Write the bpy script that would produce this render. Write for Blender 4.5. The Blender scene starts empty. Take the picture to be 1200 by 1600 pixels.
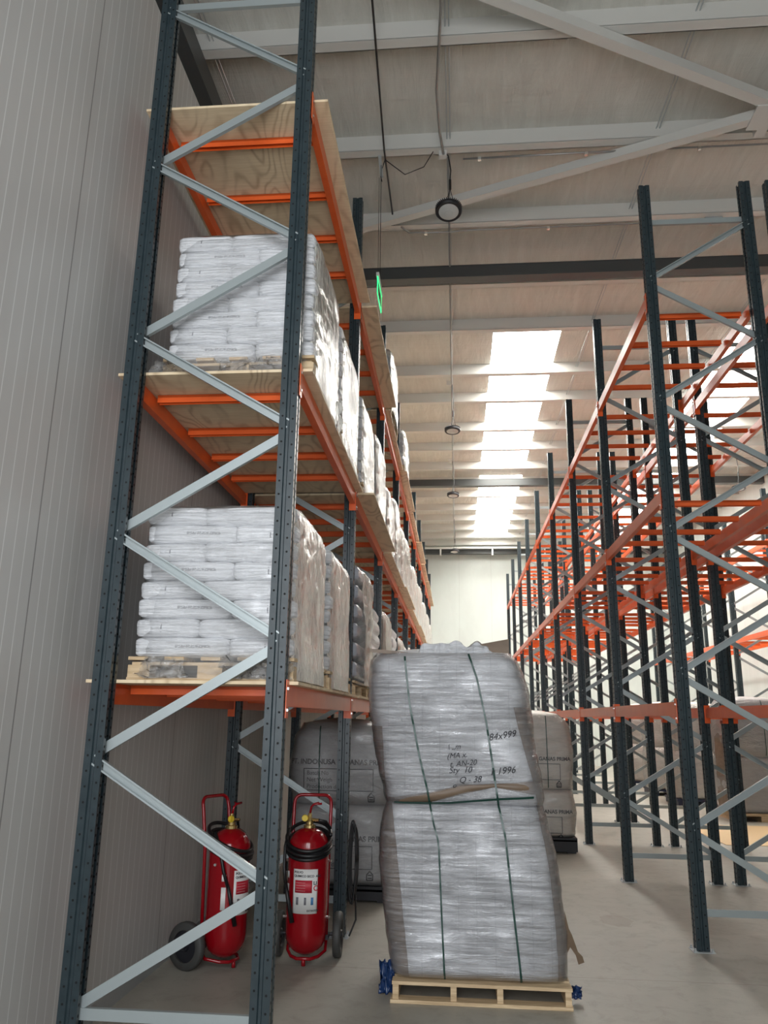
import bpy, math, random
from mathutils import Vector, Matrix, noise
sin, cos, PI = math.sin, math.cos, math.pi
random.seed(7)
S = bpy.context.scene
COL = S.collection

# ------------------------------------------------------------------ camera, world, light, exposure
H = 1.75                                    # eye height
yaw, pitch, roll = 0.0921, 0.2533, 0.0150
fwd = Vector((-sin(yaw)*cos(pitch), cos(yaw)*cos(pitch), sin(pitch)))
rt = Vector((cos(yaw), sin(yaw), 0)); up = rt.cross(fwd)
r2 = rt*cos(roll)+up*sin(roll); u2 = -rt*sin(roll)+up*cos(roll)
cd = bpy.data.cameras.new('camera'); cam = bpy.data.objects.new('camera', cd); COL.objects.link(cam)
cam.matrix_world = Matrix(((r2.x, u2.x, -fwd.x, 0), (r2.y, u2.y, -fwd.y, 0), (r2.z, u2.z, -fwd.z, H), (0, 0, 0, 1)))
cd.sensor_fit = 'VERTICAL'; cd.sensor_height = 24.0; cd.lens = 1241.43/1600*24.0
cd.clip_start = 0.05; cd.clip_end = 200
S.camera = cam
S.view_settings.view_transform = 'Standard'; S.view_settings.look = 'None'
S.view_settings.gamma = 1.0; S.view_settings.use_curve_mapping = False
S.view_settings.exposure = 0.2
SKYLIGHT = 19.0        # daylight through the roof sheets
DOOR_W = 330.0         # daylight through the loading door behind the camera
w = bpy.data.worlds.new('world'); S.world = w; w.use_nodes = True
w.node_tree.nodes['Background'].inputs[0].default_value = (.78, .86, 1, 1)
w.node_tree.nodes['Background'].inputs[1].default_value = 1.0
S.cycles.use_denoising = True
S.cycles.max_bounces = 8; S.cycles.diffuse_bounces = 4; S.cycles.glossy_bounces = 3; S.cycles.transparent_max_bounces = 24
S.cycles.sample_clamp_indirect = 6.0
def area(name, loc, rot, sx, sy, power, col):
    l = bpy.data.lights.new(name, 'AREA'); l.shape = 'RECTANGLE'; l.size = sx; l.size_y = sy; l.energy = power; l.color = col
    o = bpy.data.objects.new(name, l); COL.objects.link(o); o.location = loc; o.rotation_euler = rot; return o
area('door_daylight', (-.3, -2.25, 3.3), (math.radians(90), 0, 0), 3.0, 4.6, DOOR_W, (.95, .975, 1.0))

# ------------------------------------------------------------------ materials
def mat(name, col=(.5, .5, .5), rough=.5, metal=0.0, spec=.5, build=None):
    m = bpy.data.materials.new(name); m.use_nodes = True
    n = m.node_tree.nodes; p = n['Principled BSDF']
    p.inputs['Base Color'].default_value = (*col, 1); p.inputs['Roughness'].default_value = rough
    p.inputs['Metallic'].default_value = metal; p.inputs['Specular IOR Level'].default_value = spec
    if build: build(m.node_tree, n, m.node_tree.links, p)
    return m
def nd(n, t, **k):
    x = n.new(t)
    for a, b in k.items():
        if a in x.inputs: x.inputs[a].default_value = b
        else: setattr(x, a, b)
    return x
def coord(n, l, scale=(1, 1, 1), kind='Object'):
    tc = n.new('ShaderNodeTexCoord'); mp = n.new('ShaderNodeMapping')
    mp.inputs['Scale'].default_value = scale; l.new(tc.outputs[kind], mp.inputs['Vector']); return mp.outputs[0]
def geo(n, l, scale=(1, 1, 1)):
    g = n.new('ShaderNodeNewGeometry'); mp = n.new('ShaderNodeMapping')
    mp.inputs['Scale'].default_value = scale; l.new(g.outputs['Position'], mp.inputs['Vector']); return mp.outputs[0]
def ramp(n, l, src, stops):
    r = n.new('ShaderNodeValToRGB'); l.new(src, r.inputs[0])
    e = r.color_ramp.elements
    while len(e) < len(stops): e.new(.5)
    for i, (p, c) in enumerate(stops):
        e[i].position = p; e[i].color = (*c, 1) if len(c) == 3 else c
    return r.outputs[0]
def mth(n, l, op, a, b=None, c=None):
    x = n.new('ShaderNodeMath'); x.operation = op
    for i, v in enumerate((a, b, c)):
        if v is None: continue
        if isinstance(v, (int, float)): x.inputs[i].default_value = v
        else: l.new(v, x.inputs[i])
    return x.outputs[0]
def nz(n, l, vec, scale, detail=3, rough=.55, dist=0.0):
    x = nd(n, 'ShaderNodeTexNoise', Scale=scale, Detail=detail, Roughness=rough, Distortion=dist)
    l.new(vec, x.inputs['Vector']); return x.outputs['Fac']
def bump(n, l, p, h, strength=.3, dist=.01):
    b = n.new('ShaderNodeBump'); b.inputs['Strength'].default_value = strength; b.inputs['Distance'].default_value = dist
    l.new(h, b.inputs['Height']); l.new(b.outputs[0], p.inputs['Normal']); return b
def mixc(n, l, f, a, b):
    x = n.new('ShaderNodeMix'); x.data_type = 'RGBA'
    if isinstance(f, (int, float)): x.inputs[0].default_value = f
    else: l.new(f, x.inputs[0])
    for i, v in ((6, a), (7, b)):
        if isinstance(v, tuple): x.inputs[i].default_value = (*v, 1)
        else: l.new(v, x.inputs[i])
    return x.outputs[2]

def b_floor(t, n, l, p):
    v = geo(n, l)
    a = nz(n, l, v, .55, 6, .62); b = nz(n, l, v, 6, 6, .7, .6)
    c1 = ramp(n, l, a, [(.3, (.285, .268, .225)), (.55, (.37, .35, .30)), (.75, (.45, .43, .375))])
    c2 = ramp(n, l, b, [(.30, (.78, .76, .74)), (.5, (1, 1, 1)), (.8, (1.05, 1.05, 1.05))])
    m = n.new('ShaderNodeMix'); m.data_type = 'RGBA'; m.blend_type = 'MULTIPLY'; m.inputs[0].default_value = .8
    l.new(c1, m.inputs[6]); l.new(c2, m.inputs[7])
    # one saw-cut joint across the aisle and one stain
    sp = n.new('ShaderNodeSeparateXYZ'); l.new(v, sp.inputs[0])
    wob = mth(n, l, 'MULTIPLY', nz(n, l, v, 3, 2), .03)
    d = mth(n, l, 'ABSOLUTE', mth(n, l, 'SUBTRACT', mth(n, l, 'MODULO', mth(n, l, 'ADD', sp.outputs[1], mth(n, l, 'ADD', wob, 20 - 6.345)), 5.0), 0.0))
    j = mth(n, l, 'LESS_THAN', d, .012)
    sx = mth(n, l, 'SUBTRACT', sp.outputs[0], 1.42); sy = mth(n, l, 'SUBTRACT', sp.outputs[1], 8.05)
    rr = mth(n, l, 'ADD', mth(n, l, 'MULTIPLY', sx, mth(n, l, 'MULTIPLY', sx, 9.0)), mth(n, l, 'MULTIPLY', sy, mth(n, l, 'MULTIPLY', sy, 4.0)))
    st = mth(n, l, 'LESS_THAN', mth(n, l, 'ADD', rr, mth(n, l, 'MULTIPLY', nz(n, l, v, 7, 3), .5)), .42)
    c = mixc(n, l, mth(n, l, 'MULTIPLY', j, .55), m.outputs[2], (.2, .17, .14))
    c = mixc(n, l, mth(n, l, 'MULTIPLY', st, .35), c, (.24, .18, .14))
    l.new(c, p.inputs['Base Color']); bump(n, l, p, b, .08, .004)
    l.new(ramp(n, l, a, [(.3, (.42,)*3), (.7, (.6,)*3)]), p.inputs['Roughness'])
M_FLOOR = mat('polished_concrete', rough=.5, build=b_floor)

def panel(axis, pitch, joint, off, base, line, jcol, sign=1):
    def b(t, n, l, p):
        v = geo(n, l); sp = n.new('ShaderNodeSeparateXYZ'); l.new(v, sp.inputs[0]); s = sp.outputs[axis]
        s = mth(n, l, 'ADD', s, 200 - off)
        f = mth(n, l, 'MODULO', s, pitch); g = mth(n, l, 'MODULO', s, joint)
        ln = mth(n, l, 'LESS_THAN', f, .007); jn = mth(n, l, 'LESS_THAN', g, .011)
        c = mixc(n, l, mth(n, l, 'MULTIPLY', ln, line[1]), base, line[0])
        c = mixc(n, l, mth(n, l, 'MULTIPLY', jn, .7), c, jcol)
        dirt = nz(n, l, geo(n, l, (1, 1.5, .5)), 1.2, 5, .6)
        mm = n.new('ShaderNodeMix'); mm.data_type = 'RGBA'; mm.blend_type = 'MULTIPLY'; mm.inputs[0].default_value = .5
        l.new(c, mm.inputs[6]); l.new(ramp(n, l, dirt, [(.25, (.82, .80, .79)), (.6, (1, 1, 1))]), mm.inputs[7])
        l.new(mm.outputs[2], p.inputs['Base Color'])
        bump(n, l, p, mth(n, l, 'ADD', mth(n, l, 'MULTIPLY', jn, -1), mth(n, l, 'MULTIPLY', ln, .4)), .5, .004)
    return b
M_WALL_L = mat('ribbed_panel_grey', rough=.42, build=panel(1, 1.15/12, 1.15, 3.72, (.53, .52, .505), ((.80, .80, .79), .75), (.10, .085, .08)))
M_WALL_F = mat('flat_panel_white', rough=.45, build=panel(0, 500, 1.36, .224, (.66, .70, .665), ((.66, .70, .66), 0), (.45, .46, .43)))
M_WALL_R = mat('flat_panel_white_side', rough=.45, build=panel(1, 500, 1.15, .4, (.68, .71, .68), ((.68, .7, .67), 0), (.45, .46, .43)))

def b_foil(t, n, l, p):
    v = geo(n, l, (2.6, .35, 1)); a = nz(n, l, v, 3.2, 6, .65, .7)
    v2 = geo(n, l, (.25, 3.2, 1)); b = nz(n, l, v2, 2.5, 4, .6, .3)
    w1 = nz(n, l, geo(n, l), .5, 3)
    c = ramp(n, l, a, [(.3, (.58, .57, .52)), (.55, (.64, .63, .575)), (.75, (.71, .705, .655))])
    l.new(c, p.inputs['Base Color'])
    hh = mth(n, l, 'ADD', a, mth(n, l, 'ADD', mth(n, l, 'MULTIPLY', b, .6), mth(n, l, 'MULTIPLY', w1, 6.0)))
    bump(n, l, p, hh, .5, .05)
M_FOIL = mat('wrinkled_insulation_lining', rough=.38, spec=.5, build=b_foil)
M_PURLIN = mat('white_painted_steel', (.66, .655, .62), .45)
M_GIRDER = mat('dark_grey_steel', (.075, .08, .08), .45)
def b_sky(t, n, l, p):
    p.inputs['Base Color'].default_value = (.8, .8, .8, 1)
    p.inputs['Emission Color'].default_value = (1, .98, .93, 1); p.inputs['Emission Strength'].default_value = SKYLIGHT
M_SKYL = mat('translucent_roof_sheet', rough=.5, build=b_sky)
M_GALV = mat('galvanised_steel', (.50, .53, .54), .38, .55)
M_CONDUIT = mat('grey_conduit', (.33, .33, .32), .4, .6)

def b_post(t, n, l, p):
    v = coord(n, l); sp = n.new('ShaderNodeSeparateXYZ'); l.new(v, sp.inputs[0])
    x, y, z = sp.outputs
    def dots(u, uc, zoff, pz, r):
        zz = mth(n, l, 'SUBTRACT', mth(n, l, 'MODULO', mth(n, l, 'ADD', z, zoff), pz), pz/2)
        du = mth(n, l, 'SUBTRACT', u, uc)
        return mth(n, l, 'LESS_THAN', mth(n, l, 'ADD', mth(n, l, 'MULTIPLY', zz, zz), mth(n, l, 'MULTIPLY', du, du)), r*r)
    tc = n.new('ShaderNodeTexCoord'); sn = n.new('ShaderNodeSeparateXYZ'); l.new(tc.outputs['Normal'], sn.inputs[0])
    side = mth(n, l, 'GREATER_THAN', mth(n, l, 'ABSOLUTE', sn.outputs[1]), .8)
    face = mth(n, l, 'GREATER_THAN', mth(n, l, 'ABSOLUTE', sn.outputs[0]), .8)
    d1 = mth(n, l, 'MAXIMUM', dots(x, -.031, .01, .08, .0062), dots(x, .031, .03, .08, .0062))
    d2 = mth(n, l, 'MAXIMUM', dots(y, -.028, .0, .05, .008), dots(y, .028, .0, .05, .008))
    d = mth(n, l, 'MAXIMUM', mth(n, l, 'MULTIPLY', d1, side), mth(n, l, 'MULTIPLY', d2, face))
    g = nz(n, l, v, 18, 3)
    c = mixc(n, l, d, ramp(n, l, g, [(.3, (.017, .029, .035)), (.7, (.026, .041, .048))]), (.004, .004, .004))
    l.new(c, p.inputs['Base Color'])
    l.new(mth(n, l, 'ADD', mth(n, l, 'MULTIPLY', d, .6), .30), p.inputs['Roughness'])
M_POST = mat('slate_blue_perforated_steel', rough=.3, build=b_post)
M_BRACE = mat('pale_grey_galvanised_brace', (.36, .405, .41), .36, .35)
def b_or(t, n, l, p):
    g = nz(n, l, coord(n, l, (2, 2, 2)), 3, 4)
    l.new(ramp(n, l, g, [(.3, (.74, .105, .018)), (.7, (.82, .135, .028))]), p.inputs['Base Color'])
M_ORANGE = mat('orange_powder_coat', rough=.32, build=b_or)
def b_ply(t, n, l, p):
    # rotary-cut grain: contour lines of a slow, stretched noise
    s0 = nz(n, l, geo(n, l, (1.5, .55, .3)), 1.3, 2.5, .45, .25)
    ct = mth(n, l, 'SINE', mth(n, l, 'MULTIPLY', s0, 95.0))
    br = ramp(n, l, nz(n, l, geo(n, l, (2, 1, 1)), 2.2, 3), [(.42, (0, 0, 0)), (.6, (1, 1, 1))])
    s = mth(n, l, 'MULTIPLY', mth(n, l, 'GREATER_THAN', ct, .0), 1.0)
    s = mth(n, l, 'MULTIPLY', mth(n, l, 'POWER', mth(n, l, 'MULTIPLY', mth(n, l, 'ADD', ct, 1.0), .5), 3.0), mth(n, l, 'ADD', mth(n, l, 'MULTIPLY', br, .7), .3))
    f = nz(n, l, geo(n, l, (3, 40, 3)), 2, 3)
    base = ramp(n, l, f, [(.3, (.68, .535, .34)), (.7, (.78, .64, .44))])
    l.new(mixc(n, l, mth(n, l, 'MULTIPLY', s, .55), base, (.36, .235, .13)), p.inputs['Base Color'])
M_PLY = mat('pine_plywood', rough=.6, build=b_ply)
def b_wood(t, n, l, p):
    v = coord(n, l, (1.2, 14, 14)); f = nz(n, l, v, 3.5, 4, .6, .4)
    l.new(ramp(n, l, f, [(.3, (.42, .29, .16)), (.6, (.66, .50, .31)), (.8, (.74, .60, .40))]), p.inputs['Base Color'])
M_WOOD = mat('rough_pallet_timber', rough=.7, build=b_wood)
M_BLACKP = mat('black_plastic', (.012, .012, .016), .5)
M_NAVYP = mat('navy_plastic', (.01, .014, .04), .5)
def b_sack(t, n, l, p):
    v = coord(n, l); sp = n.new('ShaderNodeSeparateXYZ'); l.new(v, sp.inputs[0]); x, y, z = sp.outputs
    tc = n.new('ShaderNodeTexCoord'); sn = n.new('ShaderNodeSeparateXYZ'); l.new(tc.outputs['Normal'], sn.inputs[0])
    # small smudged print on one long edge and on the bag end
    inb = mth(n, l, 'MULTIPLY', mth(n, l, 'LESS_THAN', mth(n, l, 'ABSOLUTE', mth(n, l, 'SUBTRACT', x, .07)), .105), mth(n, l, 'LESS_THAN', mth(n, l, 'ABSOLUTE', mth(n, l, 'SUBTRACT', z, .004)), .009))
    inb = mth(n, l, 'MULTIPLY', inb, mth(n, l, 'LESS_THAN', sn.outputs[1], -.5))
    ch = mth(n, l, 'GREATER_THAN', nz(n, l, coord(n, l, (90, 1, 160)), 1, 1), .44)
    e = mth(n, l, 'MULTIPLY', mth(n, l, 'LESS_THAN', mth(n, l, 'ABSOLUTE', mth(n, l, 'ADD', y, .03)), .004), mth(n, l, 'LESS_THAN', mth(n, l, 'ABSOLUTE', z), .028))
    e = mth(n, l, 'MULTIPLY', mth(n, l, 'MULTIPLY', e, mth(n, l, 'GREATER_THAN', mth(n, l, 'ABSOLUTE', sn.outputs[0]), .5)), mth(n, l, 'GREATER_THAN', nz(n, l, coord(n, l, (1, 10, 60)), 1, 1), .46))
    k = mth(n, l, 'MAXIMUM', mth(n, l, 'MULTIPLY', mth(n, l, 'MULTIPLY', inb, ch), .55), mth(n, l, 'MULTIPLY', e, .8))
    l.new(mixc(n, l, k, (.76, .77, .79), (.12, .12, .14)), p.inputs['Base Color'])
    a = nz(n, l, coord(n, l, (2, 2, 26)), 2.4, 4, .6, .6); b = nz(n, l, coord(n, l), 14, 4)
    bump(n, l, p, mth(n, l, 'ADD', a, mth(n, l, 'MULTIPLY', b, .4)), .9, .028)
M_SACK = mat('white_poly_sack', rough=.33, build=b_sack)
def b_gsack(t, n, l, p):
    a = nz(n, l, coord(n, l, (3, 3, 9)), 3, 4, .6, .6); bump(n, l, p, a, .6, .02)
M_GSACK = mat('grey_poly_sack', (.36, .37, .41), .2, build=b_gsack)
def film(name, alpha, col, rough, sc, strg=.9, dist=.012, gloss=1.3):
    def b(t, n, l, p):
        a = nz(n, l, coord(n, l, sc), 1.0, 5, .62, 1.2)
        mk = ramp(n, l, nz(n, l, coord(n, l, (1.3, 1.3, 2.2)), 2.0, 2), [(.35, (.25,)*3), (.62, (1, 1, 1))])
        fine = nz(n, l, coord(n, l, tuple(c*2.3 for c in sc)), 1.0, 3, .6, .6)
        bp = bump(n, l, p, mth(n, l, 'MULTIPLY', mth(n, l, 'ADD', a, mth(n, l, 'MULTIPLY', fine, .35)), mk), strg, dist)
        tr = n.new('ShaderNodeBsdfTransparent'); ms = n.new('ShaderNodeMixShader')
        f = ramp(n, l, a, [(.35, (alpha*.75,)*3), (.5, (alpha,)*3), (.68, (min(1, alpha*1.7),)*3)])
        l.new(f, ms.inputs[0]); l.new(tr.outputs[0], ms.inputs[1]); l.new(p.outputs[0], ms.inputs[2])
        gl = n.new('ShaderNodeBsdfGlossy'); gl.inputs['Roughness'].default_value = rough+.05; l.new(bp.outputs[0], gl.inputs['Normal'])
        fr = nd(n, 'ShaderNodeFresnel', IOR=1.5); l.new(bp.outputs[0], fr.inputs['Normal'])
        m2 = n.new('ShaderNodeMixShader'); l.new(mth(n, l, 'MINIMUM', mth(n, l, 'MULTIPLY', fr.outputs[0], gloss), .8), m2.inputs[0])
        l.new(ms.outputs[0], m2.inputs[1]); l.new(gl.outputs[0], m2.inputs[2])
        l.new(m2.outputs[0], n['Material Output'].inputs['Surface'])
    return mat(name, col, rough, 0, .9, build=b)
M_FILM = film('clear_stretch_film', .16, (.8, .8, .8), .12, (5, 5, 20), 1.0, .02, .9)
M_MILK = film('milky_stretch_film', .62, (.84, .82, .74), .15, (4, 15, 2.2), 1.0, .05)
M_MILK2 = film('ivory_hood_film', .86, (.74, .67, .60), .17, (5, 9, 3.0), 1.0, .045)
M_LEANF = film('tight_stretch_film', .17, (.74, .74, .78), .07, (2.6, 2, 36), 1.0, .03, 2.3)
M_SCRAP = film('crumpled_film', .22, (.62, .6, .57), .08, (20, 20, 20), 1.0, .03)
def b_wov(t, n, l, p):
    v = coord(n, l); sp = n.new('ShaderNodeSeparateXYZ'); l.new(v, sp.inputs[0])
    s = mth(n, l, 'MODULO', mth(n, l, 'ADD', sp.outputs[0], 10.03), .118)
    k = mth(n, l, 'MULTIPLY', mth(n, l, 'LESS_THAN', s, .003), .4)
    l.new(mixc(n, l, k, (.62, .63, .65), (.24, .24, .28)), p.inputs['Base Color'])
    a = nz(n, l, coord(n, l, (1.6, 1.6, 7)), 2.5, 5, .6, 1.0); bump(n, l, p, a, .9, .045)
M_WOVEN = mat('woven_bag_grey_white', rough=.4, build=b_wov)
def b_iv(t, n, l, p):
    a = nz(n, l, coord(n, l, (2, 2, 4)), 2.5, 5, .6, 1.0); bump(n, l, p, a, .6, .03)
M_IVORY = mat('woven_bag_ivory', (.66, .60, .53), .4, build=b_iv)
M_GREYB = mat('woven_bag_grey', (.42, .41, .41), .3, build=b_iv)
def b_card(t, n, l, p):
    a = nz(n, l, coord(n, l, (1, 1, 3)), 5, 4)
    l.new(ramp(n, l, a, [(.3, (.135, .093, .06)), (.7, (.18, .125, .083))]), p.inputs['Base Color']); bump(n, l, p, a, .4, .01)
M_CARD = mat('brown_cardboard', rough=.5, build=b_card)
M_TAN = mat('tan_cardboard', (.62, .44, .24), .7)
M_STRAP = mat('dark_green_strap', (.006, .045, .032), .35)
M_INK = mat('black_ink', (.02, .02, .025), .6)
M_PINK = mat('grey_ink', (.16, .16, .18), .6)
M_RED = mat('red_enamel', (.27, .003, .008), .14)
M_RUBBER = mat('black_rubber', (.008, .008, .009), .42)
M_TYRE = mat('grey_rubber_tyre', (.05, .05, .047), .6)
M_BRASS = mat('brass', (.62, .46, .2), .25, .9)
M_STEEL = mat('bright_zinc', (.75, .75, .72), .25, .9)
M_LABEL = mat('white_label', (.78, .78, .76), .4)
M_LRED = mat('red_print', (.5, .02, .04), .5)
M_LBLUE = mat('blue_print', (.06, .2, .42), .5)
M_YEL = mat('yellow_plastic', (.75, .55, .04), .4)
M_BLUEF = mat('blue_plastic_sheet', (.008, .03, .10), .3)
M_GREEN = bpy.data.materials.new('green_lit_acrylic'); M_GREEN.use_nodes = True
_p = M_GREEN.node_tree.nodes['Principled BSDF']; _p.inputs['Base Color'].default_value = (.02, .4, .15, 1)
_p.inputs['Emission Color'].default_value = (.03, 1, .28, 1); _p.inputs['Emission Strength'].default_value = 1.6
M_ACRYL = film('clear_acrylic', .2, (.3, .8, .5), .05, (1, 1, 1), 0, .001)
M_LENS = mat('lamp_lens', (.55, .56, .55), .15)

# ------------------------------------------------------------------ mesh helpers
class MB:
    def __init__(s): s.v = []; s.f = []; s.m = []
    def add(s, vs, fs, mi=0):
        b = len(s.v); s.v += [tuple(q) for q in vs]; s.f += [tuple(i+b for i in f) for f in fs]; s.m += [mi]*len(fs); return s
    def box(s, x0, x1, y0, y1, z0, z1, mi=0):
        vs = [(x, y, z) for x in (x0, x1) for y in (y0, y1) for z in (z0, z1)]
        return s.add(vs, [(0, 1, 3, 2), (4, 6, 7, 5), (0, 4, 5, 1), (2, 3, 7, 6), (0, 2, 6, 4), (1, 5, 7, 3)], mi)
    def prism(s, a, b, poly, upv=(0, 0, 1), mi=0, cap=True):          # sweep a 2D polygon from a to b
        a = Vector(a); b = Vector(b); d = (b-a).normalized(); x = d.cross(Vector(upv)).normalized(); y = x.cross(d)
        n = len(poly); vs = [p0+x*q[0]+y*q[1] for p0 in (a, b) for q in poly]
        fs = [(i, (i+1) % n, (i+1) % n+n, i+n) for i in range(n)]
        if cap: fs += [tuple(range(n))[::-1], tuple(range(n, 2*n))]
        return s.add(vs, fs, mi)
    def tube(s, pts, r, n=8, mi=0):
        pts = [Vector(p) for p in pts]; rings = []; x = None
        for i, p in enumerate(pts):
            d = (pts[min(i+1, len(pts)-1)]-pts[max(i-1, 0)]).normalized()
            if x is None: x = d.orthogonal().normalized()
            else: x = (x-d*x.dot(d)).normalized()
            y = d.cross(x); rr = r[i] if isinstance(r, (list, tuple)) else r
            rings.append([p+(x*cos(2*PI*k/n)+y*sin(2*PI*k/n))*rr for k in range(n)])
        vs = [q for rg in rings for q in rg]; fs = []
        for i in range(len(pts)-1):
            for k in range(n): fs.append((i*n+k, i*n+(k+1) % n, (i+1)*n+(k+1) % n, (i+1)*n+k))
        fs += [tuple(range(n))[::-1], tuple(range((len(pts)-1)*n, len(pts)*n))]
        return s.add(vs, fs, mi)
    def lathe(s, prof, n=32, c=(0, 0), mi=0):
        vs = []; fs = []
        for (r, z) in prof:
            for k in range(n): vs.append((c[0]+r*cos(2*PI*k/n), c[1]+r*sin(2*PI*k/n), z))
        for i in range(len(prof)-1):
            for k in range(n): fs.append((i*n+k, i*n+(k+1) % n, (i+1)*n+(k+1) % n, (i+1)*n+k))
        return s.add(vs, fs, mi)
    def mesh(s, name, mats, smooth=False):
        me = bpy.data.meshes.new(name); me.from_pydata(s.v, [], s.f)
        for m in (mats if isinstance(mats, (list, tuple)) else [mats]): me.materials.append(m)
        me.polygons.foreach_set('material_index', s.m)
        if smooth: me.polygons.foreach_set('use_smooth', [True]*len(s.f))
        me.update(); return me
def put(name, me, parent=None, loc=(0, 0, 0), rot=(0, 0, 0)):
    o = bpy.data.objects.new(name, me); COL.objects.link(o); o.location = loc; o.rotation_euler = rot
    if parent is not None: o.parent = parent
    return o
def bevel(o, wd=.004, seg=2):
    m = o.modifiers.new('bevel', 'BEVEL'); m.width = wd; m.segments = seg; m.limit_method = 'ANGLE'; return o
def tag(o, label, cat, group=None, kind=None):
    o['label'] = label; o['category'] = cat
    if group: o['group'] = group
    if kind: o['kind'] = kind
    return o
def thing(name, label, cat, loc=(0, 0, 0), rz=0, group=None):
    o = put(name, None, None, loc, (0, 0, rz)); o.empty_display_size = .1; return tag(o, label, cat, group)
def struct(name, mb, m, smooth=False):
    o = put(name, mb.mesh(name, m, smooth)); o['kind'] = 'structure'; return o
def text_mesh(body, size, ext=.0008, shear=0.0, align='CENTER', bold=0.0):
    c = bpy.data.curves.new('txt', 'FONT'); c.body = body; c.size = size; c.extrude = ext; c.shear = shear; c.align_x = align; c.offset = bold
    o = bpy.data.objects.new('txt', c); COL.objects.link(o); bpy.context.view_layer.update()
    me = bpy.data.meshes.new_from_object(o.evaluated_get(bpy.context.evaluated_depsgraph_get()))
    bpy.data.objects.remove(o); return me

# ------------------------------------------------------------------ building shell
ZC, ZS = 8.80, 9.02                # purlin underside, lining
XL, XR, YB, YF = -3.2, 9.0, -2.4, 33.9
struct('floor', MB().box(XL-.2, XR+.2, YB-.2, YF+.2, -.2, 0), M_FLOOR)
struct('wall_left', MB().box(-2.27, -2.15, YB, YF, 0, 6.80), M_WALL_L)
struct('wall_left_outer', MB().box(XL-.2, XL, YB, YF, 0, 9.3), M_WALL_L)
struct('wall_far', MB().box(XL-.2, XR+.2, YF, YF+.2, 0, 9.3), M_WALL_F)
struct('wall_right', MB().box(XR, XR+.2, YB, YF, 0, 9.3), M_WALL_R)
bw = MB(); dx0, dx1, dz = -1.9, 1.3, 5.7                                  # back wall with the open loading door
bw.box(XL-.2, dx0, YB-.2, YB, 0, 9.3); bw.box(dx1, XR+.2, YB-.2, YB, 0, 9.3); bw.box(dx0, dx1, YB-.2, YB, dz, 9.3)
struct('wall_back', bw, M_WALL_R)
struct('trim_1', MB().box(-2.15, -2.135, YB, YF, 0, .10), M_GALV)
# roof lining with two rows of skylights
sky_x = [(.77, 2.07), (5.5, 6.8)]
sky_y = [(13.72, 22.9), (23.6, 32.2)]
ce = MB()
xs = [XL-.2, sky_x[0][0], sky_x[0][1], sky_x[1][0], sky_x[1][1], XR+.2]; ys = [YB-.2]+[q for a in sky_y for q in a]+[YF+.2]
for i in range(5):
    for j in range(5):
        if i in (1, 3) and j in (1, 3): continue
        ce.box(xs[i], xs[i+1], ys[j], ys[j+1], ZS, ZS+.12)
struct('ceiling', ce, M_FOIL)
k = 1
for (a, b) in sky_x:
    for (c, d) in sky_y:
        struct('window_%d' % k, MB().box(a, b, c, d, ZS+.09, ZS+.11), M_SKYL); k += 1
pY = [-2.1, -.8, .6, 2.2, 3.8, 5.45, 6.95, 8.66, 10.28, 12.0, 13.62, 15.6, 17.1, 19.0, 20.5, 22.2, 23.75, 25.2, 26.9, 28.4, 29.9, 31.3, 32.7]
tr = 2
for y in pY:                                                                # Z purlins spanning the hall
    m = MB(); m.box(XL, XR, y, y+.012, ZC, ZS); m.box(XL, XR, y, y+.13, ZC-.006, ZC+.006); m.box(XL, XR, y+.12, y+.13, ZC-.006, ZC+.03)
    struct('trim_%d' % tr, m, M_PURLIN); tr += 1
def hbeam(a, b, wd, h, t=.014):
    w2, h2 = wd/2, h/2
    return [(-w2, -h2), (w2, -h2), (w2, -h2+t), (t/2, -h2+t), (t/2, h2-t), (w2, h2-t), (w2, h2), (-w2, h2), (-w2, h2-t), (-t/2, h2-t), (-t/2, -h2+t), (-w2, -h2+t)]
for y in (11.35, 23.1, 33.35):
    m = MB(); m.prism((XL, y+.09, 8.655), (XR, y+.09, 8.655), hbeam(0, 0, .2, .21)); m.box(XL, XR, y, y+.008, 8.56, 8.75)
    struct('trim_%d' % tr, m, M_GIRDER); tr += 1
m = MB(); m.box(-3.1, -2.72, YB, YF, 8.5, 8.79); struct('trim_%d' % tr, m, M_GIRDER); tr += 1
for xx in (-2.62, -.045, 2.56, 5.15, 7.7):                                  # sag rods, in pairs between purlins
    m = MB()
    for i in range(4, len(pY)-1):
        for d in (-.02, .02): m.tube([(xx+d, pY[i]+.01, ZC+.06), (xx+d, pY[i+1], ZC+.12)], .007, 6)
    struct('trim_%d' % tr, m, M_GALV); tr += 1
# roof cross bracing, white box section
def brace_tube(a, b, s=.12):
    global tr
    h = s/2; m = MB(); m.prism(a, b, [(-h, -h), (h, -h), (h, h), (-h, h)]); struct('trim_%d' % tr, m, M_PURLIN); tr += 1
zb = ZC-.075
brace_tube((-2.7, 4.845, zb), (3.66, 8.07, zb)); brace_tube((-2.7, 10.71, zb), (3.6, 8.31, zb)); brace_tube((3.8, 8.22, zb), (8.9, 5.6, zb)); brace_tube((3.8, 8.3, zb), (8.9, 10.9, zb))
m = MB(); m.box(3.52, 3.92, 8.05, 8.45, zb-.075, zb-.06); m.box(3.66, 3.78, 7.9, 8.6, zb-.06, zb+.06); struct('trim_%d' % tr, m, M_PURLIN); tr += 1
m = MB(); m.tube([(XL+.4, 31.9, 8.5), (XR, 31.9, 8.5)], .045, 10)
for xx in (-.6, 1.5, 3.6, 5.7): m.box(xx-.03, xx+.03, 31.88, 31.92, 8.2, 8.46)
struct('trim_%d' % tr, m, M_PURLIN); tr += 1

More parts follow.
